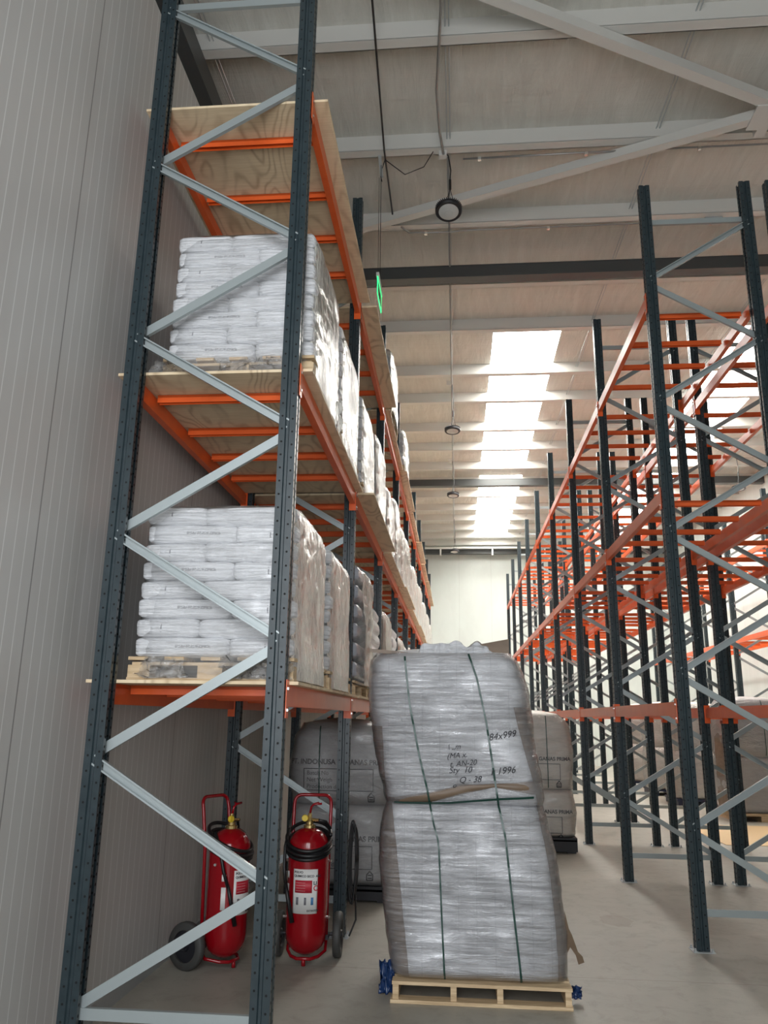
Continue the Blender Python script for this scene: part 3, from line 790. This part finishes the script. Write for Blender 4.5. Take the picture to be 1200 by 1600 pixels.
put('cardboard_sheet', Up.band('cardboard_sheet', M_CARD, [(-.48, 1.15), (-.233, 1.19), (.023, 1.26), (.25, 1.31), (.496, 1.27)], bt, -.475, .535, .014), load)
# creased cardboard ends standing proud of the top
cdm = MB(); cdm.prism((-.61, YL+.02, 2.212), (-.34, YL+.05, 2.19), [(-.005, -.012), (.005, -.012), (.005, .012), (-.005, .012)]); put('cardboard_edge', cdm.mesh('cardboard_edge', M_CARD), load)
cdm = MB(); cdm.add([(.12, YL+.12, 2.22), (.37, YL+.05, 2.20), (.37, YL+.05, 2.30), (.12, YL+.12, 2.26), (.12, YL+.13, 2.22), (.37, YL+.06, 2.20), (.37, YL+.06, 2.30), (.12, YL+.13, 2.26)],
        [(0, 1, 2, 3), (7, 6, 5, 4), (0, 4, 5, 1), (1, 5, 6, 2), (2, 6, 7, 3), (3, 7, 4, 0)]); put('cardboard_edge', cdm.mesh('cardboard_edge', M_CARD), load)
# gathered bag mouth on top
gm = MB()
for i in range(41):
    u = i/40
    for j in range(5):
        x = -.28+u*.55; zz = 2.20+j*.018*(1+.8*noise.noise(Vector((u*7, 0, 3))))*(1-(2*u-1)**6)
        gm.v.append((x, YL+.06+.05*noise.noise(Vector((u*14, j*.6, 1)))+.01*j, zz))
for i in range(40):
    for j in range(4): a = i*5+j; gm.f.append((a, a+5, a+6, a+1)); gm.m.append(0)
o = put('bag_mouth', gm.mesh('bag_mouth', M_WOVEN, True), load); sm = o.modifiers.new('solid', 'SOLIDIFY'); sm.thickness = .006
flm = put('stretch_film', Lo.mesh('stretch_film', M_LEANF, .016, close=False), load)
put('stretch_film', Up.mesh('stretch_film', M_LEANF, .018, close=False), load)
GS = dict(name='strap', m=M_STRAP)
put('strap', Up.strap([(-.36, 2.17), (-.322, 1.844), (-.255, 1.508), (-.199, 1.283), (-.185, 1.2)], .013, off=.024, **GS), load)
put('strap', Lo.strap([(-.185, 1.2), (-.156, 1.064), (-.131, .977), (-.123, .907), (-.107, .524), (-.089, .136)], .011, off=.022, **GS), load)
put('strap', Up.strap([(.085, 2.19), (.14, 2.021), (.2, 1.724), (.256, 1.313), (.272, 1.2)], .013, off=.024, **GS), load)
put('strap', Lo.strap([(.272, 1.2), (.312, .997), (.351, .577), (.395, .136)], .013, off=.022, **GS), load)
put('strap', Up.strap([(-.43, 1.195), (-.062, 1.203), (.276, 1.237), (.507, 1.251)], .014, off=.030, **GS), load)
for body, x, z, sz, rt_ in (('84x999', .305, 1.645, .062, .16), ('r 1996', .305, 1.418, .062, .12), ('\\ ,,m', -.02, 1.57, .05, .1), ('(MA x.', .0, 1.515, .05, .1), ('t. AN-20', .04, 1.465, .05, .1), ('Sty  10', .02, 1.42, .055, .05), ('Q - 38', .085, 1.36, .055, .06), ('o', -.02, 1.325, .045, 0)):
    Up.write(body, x, z-.02, sz, load, M_INK, .35, rt_, .0, .028, 'handwriting')
# stringer pallet
px0, px1 = -.425, .708
pp = put('pallet', MB().box(px0, px1, YL-.015, YL+.085, .106, .126).mesh('pallet', M_WOOD), load)
for i in range(1, 8): put('deck_board', MB().box(px0, px1, YL-.015+i*.145, YL+.085+i*.145, .106, .126).mesh('deck_board', M_WOOD), pp)
for x in (px0+.004, px0+.372, px0+.665, px1-.044): put('stringer', MB().box(x, x+.038, YL-.005, YL+1.08, .022, .106).mesh('stringer', M_WOOD), pp)
for i in (0, 3.6, 7): put('bottom_board', MB().box(px0-.01, px1, YL-.02+i*.145, YL+.075+i*.145, .001, .022).mesh('bottom_board', M_WOOD), pp)
put('blue_film', scrap(-.47, YL+.12, .10, .10, .05, .22, 5, 'blue_film', M_BLUEF), load); put('blue_film', scrap(.745, YL+.15, .06, .08, .04, .07, 9, 'blue_film', M_BLUEF), load)
fl = MB(); fpz = [(.69, .55), (.715, .44), (.735, .40), (.77, .30), (.80, .27), (.81, .235), (.77, .225), (.755, .28), (.72, .33), (.70, .30)]
fl.add([(x, YL+.10+(x-.69)*.4, z) for x, z in fpz]+[(x, YL+.105+(x-.69)*.4, z) for x, z in fpz], [tuple(range(10)), tuple(range(19, 9, -1))]+[(i, i+10, (i+1) % 10+10, (i+1) % 10) for i in range(10)])
put('cardboard_flap', fl.mesh('cardboard_flap', M_CARD), load)

def printed(bag, root, xc, z, sc, words, ink):
    """stencilled product panel of the big bags"""
    bag.write(words, xc, z, .069*sc, root, ink, bold=.0022)
    w2 = .355*sc; z1, z2 = z-.045*sc, z-.255*sc
    bag.line([(xc-w2, z1), (xc+w2, z1), (xc+w2, z2), (xc-w2, z2), (xc-w2, z1)], .0045, root, ink, 'printed_frame')
    for i, t in enumerate(('Batch No', 'Net Weigh', 'Production d')):
        bag.write(t, xc-w2+.03, z-(.105+.065*i)*sc, .058*sc, root, ink, align='LEFT')
    x0 = xc+w2-.02; zz = z2-.10*sc                                      # small house-shaped stamp under the frame
    bag.line([(x0-.03, zz), (x0-.03, zz+.05), (x0, zz+.085), (x0+.03, zz+.05), (x0+.03, zz), (x0-.03, zz)], .006, root, ink, 'printed_stamp')
    bag.line([(x0-.02, zz+.02), (x0+.02, zz+.02)], .006, root, ink, 'printed_stamp'); bag.line([(x0-.02, zz+.045), (x0+.02, zz+.045)], .006, root, ink, 'printed_stamp')
def bag_stack(label, x0, x1, y, zp, zm, zt, m, words, pal, logo=False, group=None, seed=3, strapx=None, text=True, dep=1.1, film_m=None, rnd_=.12):
    root = thing('stacked_big_bags', label, 'big bags', (0, 0, 0), 0, group)
    A = Bag(zp, zm, [(zp, x0+.03), ((zp+zm)/2, x0), (zm, x0+.05)], [(zp, x1-.03), ((zp+zm)/2, x1), (zm, x1-.04)], y, dep, seed, .014, 6, .10)
    B = Bag(zm-.01, zt, [(zm, x0+.05), ((zt+zm)/2, x0), (zt-.15, x0+.04), (zt, x0+.13)], [(zm, x1-.04), ((zt+zm)/2, x1), (zt-.15, x1-.05), (zt, x1-.20)], y, dep, seed+1, .018, 6, .16)
    put('big_bag', A.mesh('big_bag', m, nu=80, nv=30), root); put('big_bag', B.mesh('big_bag', m, nu=80, nv=30, topz=.05), root)
    put('stretch_film', B.mesh('stretch_film', film_m or M_FILM, .012, nu=80, nv=30, close=False), root); put('stretch_film', A.mesh('stretch_film', film_m or M_FILM, .012, nu=80, nv=30, close=False), root)
    if text:
        xc = (x0+x1)/2
        if logo: B.write('Ui', xc+.02, B.z0+.45, .13, root, M_PINK, bold=-.001)
        printed(B, root, xc-.015, zm+.385, 1.0, words, M_INK); printed(A, root, xc-.015, zp+.31 if zm-zp < .75 else zp+.41, 1.0, words, M_INK)
    if strapx: put('strap', B.strap([(strapx, zt-.03), (strapx+.01, zm+.02)], .012, 'strap', M_STRAP, .02), root)
    pm_ = MB()
    for a in (0, .5, 1):
        xx = x0+.04+(x1-x0-.20)*a; pm_.box(xx, xx+.12, y+.02, y+dep-.02, 0, zp-.03)
    pm_.box(x0+.02, x1-.02, y+.005, y+dep, zp-.05, zp-.004)
    if pal is M_BLACKP: pm_.box(x0+.02, x1-.02, y+.005, y+.03, .02, zp-.03)
    put('pallet', pm_.mesh('pallet', pal), root)
    return root
bag_stack('two stacked grey big bags with black print on a black pallet behind the fire extinguishers', -1.735, -.63, 8.40, .15, .90, 1.69, M_GREYB, 'PT. INDONUSA ALGANAS PRIMA', M_BLACKP, True, seed=3, strapx=-1.40)
bag_stack('two stacked cream big bags on a black pallet in the aisle beyond the leaning load', .53, 1.645, 11.78, .20, .82, 1.84, M_IVORY, 'PT. INDONUSA ALGANAS PRIMA', M_BLACKP, seed=8, strapx=1.25, film_m=M_FILM)
GB = 'big bag stacks in the second aisle'
for i, (x0, y, zt, pal, mm, lb) in enumerate(((5.02, 16.0, 2.20, M_WOOD, M_GREYB, 'grey big bag stack with brown cardboard edge, nearest stack in the second aisle'),
        (4.70, 18.6, 2.15, M_NAVYP, M_IVORY, 'pale wrapped bag stack on navy pallet right behind the grey stack, second aisle'),
        (4.75, 21.0, 2.2, M_NAVYP, M_IVORY, 'pale wrapped bag stack on a navy pallet, farthest but one in the second aisle'),
        (4.75, 23.6, 2.2, M_NAVYP, M_IVORY, 'pale wrapped bag stack on a navy pallet at the far end of the second aisle'))):
    rr_ = bag_stack(lb, x0, x0+1.15, y, .15, 1.15, zt, mm, '', pal, False, GB, 12+i, x0+.7, False)
    if i == 0:
        c = Bag(.15, 2.1, [(.15, x0-.01), (2.1, x0+.03)], [(.15, x0+1.16), (2.1, x0+1.14)], y-.015, 1.12, 1, .012, 8)
        put('cardboard_corner', c.patch('cardboard_corner', M_CARD, [(0, x0+.20), (3, x0+.22)], -1, .17, 2.08, .0), rr_)
far2 = thing('stacked_big_bags', 'grey big bag stack at the right edge of the frame in the second aisle', 'big bags', (0, 0, 0), 0, GB)
for zz, z2 in ((.15, 1.12), (1.11, 2.2)):
    q = Bag(zz, z2, [(zz, 6.32), (z2, 6.36)], [(zz, 7.0 if 0 else 6.9), (z2, 6.86)], 16.3, 1.1, 31, .016, 6)
    put('big_bag', q.mesh('big_bag', M_GREYB, nu=60, nv=24), far2)
put('pallet', MB().box(6.34, 6.9, 16.32, 17.4, 0, .145).mesh('pallet', M_WOOD), far2)
o = put('cardboard_sheet', MB().box(3.95, 5.6, 13.0, 15.4, .001, .007).mesh('cardboard_sheet', M_TAN)); tag(o, 'flat tan cardboard sheet lying on the floor of the second aisle', 'cardboard')

# ------------------------------------------------------------------ wheeled fire extinguishers
def extinguisher(label, loc, rz):
    root = thing('wheeled_fire_extinguisher', label, 'fire extinguisher', loc, rz, 'wheeled fire extinguishers')
    R = .152
    m = MB(); prof = [(.001, .055), (.035, .058), (.09, .085), (.125, .12), (.146, .165), (R, .22), (R, .80)]
    for i in range(1, 11): a = i/10*PI/2; prof.append((R*cos(a)*.97+.004, .80+.135*sin(a)))
    m.lathe(prof, 48); put('tank', m.mesh('tank', M_RED, True), root)
    m = MB(); m.lathe([(.045, .93), (.045, .95), (.028, .955), (.028, .975)], 20); m.tube([(0, 0, .965), (0, 0, 1.035)], [.02, .014]); m.tube([(0, 0, .99), (.07, -.01, .985)], .011)
    v = put('valve', m.mesh('valve', M_BRASS, False), root)
    m = MB(); m.tube([(0, 0, 1.03), (.01, -.005, 1.08), (.03, -.01, 1.10), (.09, -.01, 1.105)], .009, 8); m.tube([(.03, -.01, 1.10), (.06, .03, 1.11)], .007); put('valve_lever', m.mesh('valve_lever', M_RED, True), v)
    m = MB(); m.lathe([(.001, -.012), (.022, -.012), (.026, 0), (.022, .012), (.001, .012)], 16); put('gauge', m.mesh('gauge', M_YEL), v, (-.035, -.02, 1.0), (PI/2, 0, 0))
    # tubular frame with arched handle
    m = MB(); P = [(-.14, .10, .12)]
    P += [(-.143, .12, .80), (-.145, .155, 1.06)]
    for i in range(7): a = PI-i/6*PI/2; P.append((-.088+.055*cos(a), .165+.02*(i/6), 1.10+.05*sin(a)))
    Q = [(-x, y, z) for x, y, z in reversed(P)]; m.tube(P+Q, .013, 10); put('handle_frame', m.mesh('handle_frame', M_RED, True), root)
    m = MB(); m.tube([(-.14, .10, .12), (-.14, .06, .07), (-.10, -.04, .055), (-.05, -.09, .05), (.05, -.09, .05), (.10, -.04, .055), (.14, .06, .07), (.14, .10, .12)], .012, 8); m.tube([(0, -.09, .05), (0, -.092, .005)], [.013, .016]); put('foot', m.mesh('foot', M_RED, True), root)
    for sx in (-1, 1):
        m = MB()
        for i, pr in enumerate(([(.105, -.028), (.148, -.03), (.158, -.015), (.158, .015), (.148, .03), (.105, .028), (.105, -.028)],)): m.lathe(pr, 36)
        wv_ = put('wheel', m.mesh('wheel', M_TYRE, True), root, (sx*.225, .16, .158), (0, PI/2, 0))
        m = MB(); m.lathe([(.001, -.02), (.03, -.03), (.035, -.012), (.107, -.010), (.107, .010), (.035, .012), (.03, .03), (.001, .02)], 24); put('wheel_hub', m.mesh('wheel_hub', M_BLACKP), wv_)
    m = MB(); m.tube([(-.26, .16, .158), (.26, .16, .158)], .012, 8); m.box(-.16, -.13, .06, .17, .14, .17); m.box(.13, .16, .06, .17, .14, .17); put('axle', m.mesh('axle', M_BLACKP), root)
    for sx in (-1, 1):
        for z in (.31, .70):
            m = MB(); m.tube([(sx*.15, 0, z), (sx*.175, -.01, z)], .010, 8); put('bolt', m.mesh('bolt', M_STEEL), root)
    # coiled hose round the shoulder
    m = MB(); P = []
    for i in range(145):
        a = i/144*2*PI*4; k = i/144*4
        P.append(((.163+.006*sin(k*3))*cos(a), (.158+.006*cos(k*2))*sin(a), .875-.026*k+(.085-.01*k)*sin(a)+.008*sin(a*.5)))
    m.tube(P, .0135, 8)
    m.tube([(-.158, .02, .92), (-.172, -.05, .80), (-.168, -.09, .66), (-.150, -.12, .56)], .012, 8); m.tube([(.07, -.01, .985), (.12, .04, .97), (.155, .06, .92)], .011, 8)
    h = put('hose', m.mesh('hose', M_RUBBER, True), root)
    m = MB(); m.tube([(-.150, -.12, .57), (-.125, -.135, .46), (-.085, -.150, .30)], [.011, .015, .017], 10); put('nozzle', m.mesh('nozzle', M_RUBBER, True), h)
    # label wrapped on the tank: curved patches with print
    def patch(a0, a1, z0, z1, m_, nm, par, off=.0015):
        q = MB(); n_ = 14
        for i in range(n_+1):
            a = a0+(a1-a0)*i/n_
            for z in (z0, z1): q.v.append(((R+off)*sin(a), -(R+off)*cos(a), z))
        for i in range(n_): q.f.append((2*i, 2*i+2, 2*i+3, 2*i+1)); q.m.append(0)
        o_ = put(nm, q.mesh(nm, m_, True), par); s_ = o_.modifiers.new('solid', 'SOLIDIFY'); s_.thickness = .001; s_.offset = 1; return o_
    lb = patch(-.62, .62, .36, .66, M_LABEL, 'label', root)
    patch(-.50, .34, .50, .585, M_LRED, 'label_print', lb, .0035)
    def wrap(body, a, z, sz, m_, bold=0, al='LEFT'):
        me = text_mesh(body, sz, .0004, 0, al, bold)
        for v_ in me.vertices:
            x, y, c = v_.co; aa = a+x/R; v_.co = ((R+.0045+c)*sin(aa), -(R+.0045+c)*cos(aa), z+y)
        me.materials.clear(); me.materials.append(m_); put('label_print', me, lb)
    wrap('POLVO', -.55, .633, .021, M_INK, .0006); wrap('QUIMICO SECO  ABC', -.55, .607, .021, M_INK, .0006)
    for i in range(4): wrap('---------------', -.46, .565-.018*i, .015, M_LABEL)
    wrap('C', .40, .515, .05, M_LRED, .001); wrap('LI', .40, .555, .035, M_INK, .001)
    patch(.30, .42, .42, .47, M_LBLUE, 'label_print', lb, .0035); patch(-.02, .08, .42, .47, M_PINK, 'label_print', lb, .0035); patch(-.42, -.30, .42, .47, M_PINK, 'label_print', lb, .0035)
    wrap('EXTINTOR', .12, .375, .018, M_INK, .0005)
    patch(-1.20, -.98, .40, .55, M_LABEL, 'side_sticker', root); patch(-1.20, -.98, .59, .635, M_LABEL, 'side_sticker', root)
    return root
extinguisher('red wheeled fire extinguisher facing forward, nearer the middle under the left rack', (-1.125, 6.40, 0), 0.05)
extinguisher('red wheeled fire extinguisher turned sideways, next to the grey wall', (-1.69, 6.24, 0), 1.15)
m = MB()
for k in range(3):
    P = []
    for i in range(30): a = i/29*2*PI; P.append((-.895+.03*cos(a)+.006*k, 7.24+.03*k, .56+(.33-.03*k)*sin(a)+.0))
    m.tube(P, .009, 6)
P = [(-.86, 7.24, .3), (-.85, 7.2, .12), (-.89, 7.1, .02)]; m.tube(P, .008, 6)
tag(put('cable_coil', m.mesh('cable_coil', M_RUBBER, True)), 'black cable looped beside the second post of the left rack, right of the extinguishers', 'cable')

# ------------------------------------------------------------------ high-bay lamps, conduits, exit sign
def lamp(label, x, y, z, zt, tilt=.0, box=True):
    root = thing('high_bay_lamp', label, 'lamp', (x, y, z), 0, 'round high-bay lamps hung over the aisles')
    rx = -tilt
    m = MB(); m.lathe([(.115, -.022), (.125, -.035), (.155, -.038), (.168, -.02), (.168, .012), (.145, .035), (.08, .05), (.06, .085), (.001, .09)], 48)
    for i in range(40): a = i/40*2*PI; m.prism((.10*cos(a), .10*sin(a), .035), (.166*cos(a), .166*sin(a), .02), [(-.003, -.02), (.003, -.02), (.003, .02), (-.003, .02)])
    b = put('lamp_body', m.mesh('lamp_body', M_BLACKP), root, (0, 0, 0), (rx, 0, 0))
    m = MB(); m.lathe([(.125, -.034), (.10, -.045), (.05, -.055), (.001, -.058)], 40); m.lathe([(.055, -.058), (.05, -.064), (.04, -.06)], 24)
    put('lens', m.mesh('lens', M_LENS, True), b)
    m = MB(); 
    for a in (0, 2.1, 4.2): m.tube([(.08*cos(a), .08*sin(a), .05), (.02, 0, .30)], .004, 5)
    m.tube([(.02, 0, .30), (.02, 0, .44)], .016, 8); m.tube([(.02, 0, .44), (.03, 0, .58), (0, 0, zt-z-.05), (-.06, 0, zt-z)], .008, 6); put('cord', m.mesh('cord', M_RUBBER), root)
    if box: put('junction_box', MB().box(-.12, -.02, -.04, .04, zt-z-.07, zt-z+.03).mesh('junction_box', M_PURLIN), root)
    return root
lamp('black round high-bay lamp nearest the camera, beside the white brace', -.049, 8.75, 7.94, 8.79, .25)
lamp('black round high-bay lamp, second down the aisle', -.04, 16.0, 7.70, 8.79, .12)
lamp('black round high-bay lamp, third down the aisle', -.049, 21.3, 7.76, 8.79, .1)
lamp('black round high-bay lamp, farthest in front of the white end wall', -.034, 28.0, 7.56, 8.79, .1)
lamp('black round high-bay lamp over the second aisle, seen through the racks', 7.35, 20.56, 7.66, 8.79, .1)
def conduit(label, pts, r, mtl=M_CONDUIT, clips=()):
    m = MB(); m.tube(pts, r, 8); root = put('conduit', m.mesh('conduit', mtl, True)); tag(root, label, 'conduit')
    for c in clips: q = MB(); q.box(c[0]-.02, c[0]+.02, c[1]-.02, c[1]+.02, c[2]-.02, c[2]+.02); put('clip', q.mesh('clip', M_STEEL), root)
conduit('grey conduit running along the ceiling above the aisle to the nearest lamp box', [(-.06, -1, 8.74), (-.08, 5.0, 8.74), (-.10, 6.5, 8.72), (-.17, 7.6, 8.70), (-.15, 8.3, 8.72), (-.11, 8.72, 8.74)], .016)
conduit('long grey conduit along the ceiling from the nearest lamp box to the far wall', [(-.05, 8.8, 8.75), (-.05, 31.5, 8.75)], .014)
conduit('thin dark conduit along the ceiling left of the nearest lamp', [(-.60, -1, 8.76), (-.70, 4.5, 8.76), (-.79, 6.4, 8.76), (-.86, 8.6, 8.74), (-.86, 10.2, 8.76)], .012, M_RUBBER)
conduit('conduit crossing the ceiling to the right from the nearest lamp box', [(.14, 8.84, 8.75), (1.6, 8.84, 8.76), (8.8, 8.84, 8.76)], .013, clips=((.35, 8.84, 8.74), (1.7, 8.84, 8.74), (3.1, 8.84, 8.74)))
conduit('conduit crossing the ceiling under the purlin beyond the nearest lamp', [(-.76, 10.30, 8.79), (-.65, 10.42, 8.76), (-.3, 10.42, 8.75), (.0, 10.42, 8.75), (.2, 10.44, 8.78), (3.0, 10.44, 8.78), (3.9, 10.44, 8.78)], .013, clips=((-.4, 10.42, 8.74), (1.4, 10.44, 8.76), (3.0, 10.44, 8.76), (3.72, 10.44, 8.74)))
m = MB(); m.box(3.62, 3.86, 10.36, 10.42, 8.70, 8.80); tag(put('junction_box', m.mesh('junction_box', M_GALV)), 'small steel junction box on the purlin above the first right-hand rack frame', 'box')
sg = thing('exit_sign', 'hanging emergency exit sign lit green, seen edge-on beside the nearest lamp', 'sign', (-.93, 8.99, 6.94))
m = MB(); m.box(-.018, .018, -.26, .26, .10, .15); put('housing', m.mesh('housing', M_LABEL), sg)
m = MB(); m.box(-.003, .003, -.25, .25, -.13, .10); put('acrylic_plate', m.mesh('acrylic_plate', M_ACRYL), sg)
m = MB()
for a in ((-.25, -.244, -.13, .10), (.244, .25, -.13, .10), (-.25, .25, -.136, -.13), (-.25, .25, .094, .10)): m.box(-.005, .005, *a)
put('lit_edge', m.mesh('lit_edge', M_GREEN), sg)
me = text_mesh('SALIDA', .13, .001)
for v in me.vertices: x, y, c = v.co; v.co = (.006+c, x, y-.06)
me.materials.clear(); me.materials.append(M_YEL if 0 else M_STRAP); put('lettering', me, sg)
m = MB(); m.tube([(0, -.2, .15), (-.01, -.2, 1.55)], .003, 5); m.tube([(0, .05, .15), (.03, -.35, 1.62)], .004, 5); put('suspension_wire', m.mesh('suspension_wire', M_RUBBER), sg)
m = MB(); m.prism((-.94, 8.75, 8.80), (-.90, 8.72, 8.42), [(-.02, -.002), (.02, -.002), (.02, .002), (-.02, .002)], upv=(0, 1, 0)); m.prism((-.94, 8.79, 8.80), (-.90, 8.76, 8.42), [(-.02, -.002), (.02, -.002), (.02, .002), (-.02, .002)], upv=(0, 1, 0))
put('hanger_strut', m.mesh('hanger_strut', M_GALV)).parent = sg; COL.objects[-1].matrix_parent_inverse = Matrix.Translation((.93, -8.99, -6.9))
m = MB(); m.tube([(-.86, 8.72, 8.70), (-.60, 8.70, 8.45), (-.36, 8.70, 8.55), (-.24, 8.66, 8.74)], .006, 6); m.tube([(-.86, 8.72, 8.70), (-.92, 8.74, 8.5), (-.90, 8.78, 8.42)], .006, 6)
tag(put('cable', m.mesh('cable', M_RUBBER, True)), 'thin black cable sagging from the nearest lamp box to the exit sign wires', 'cable')
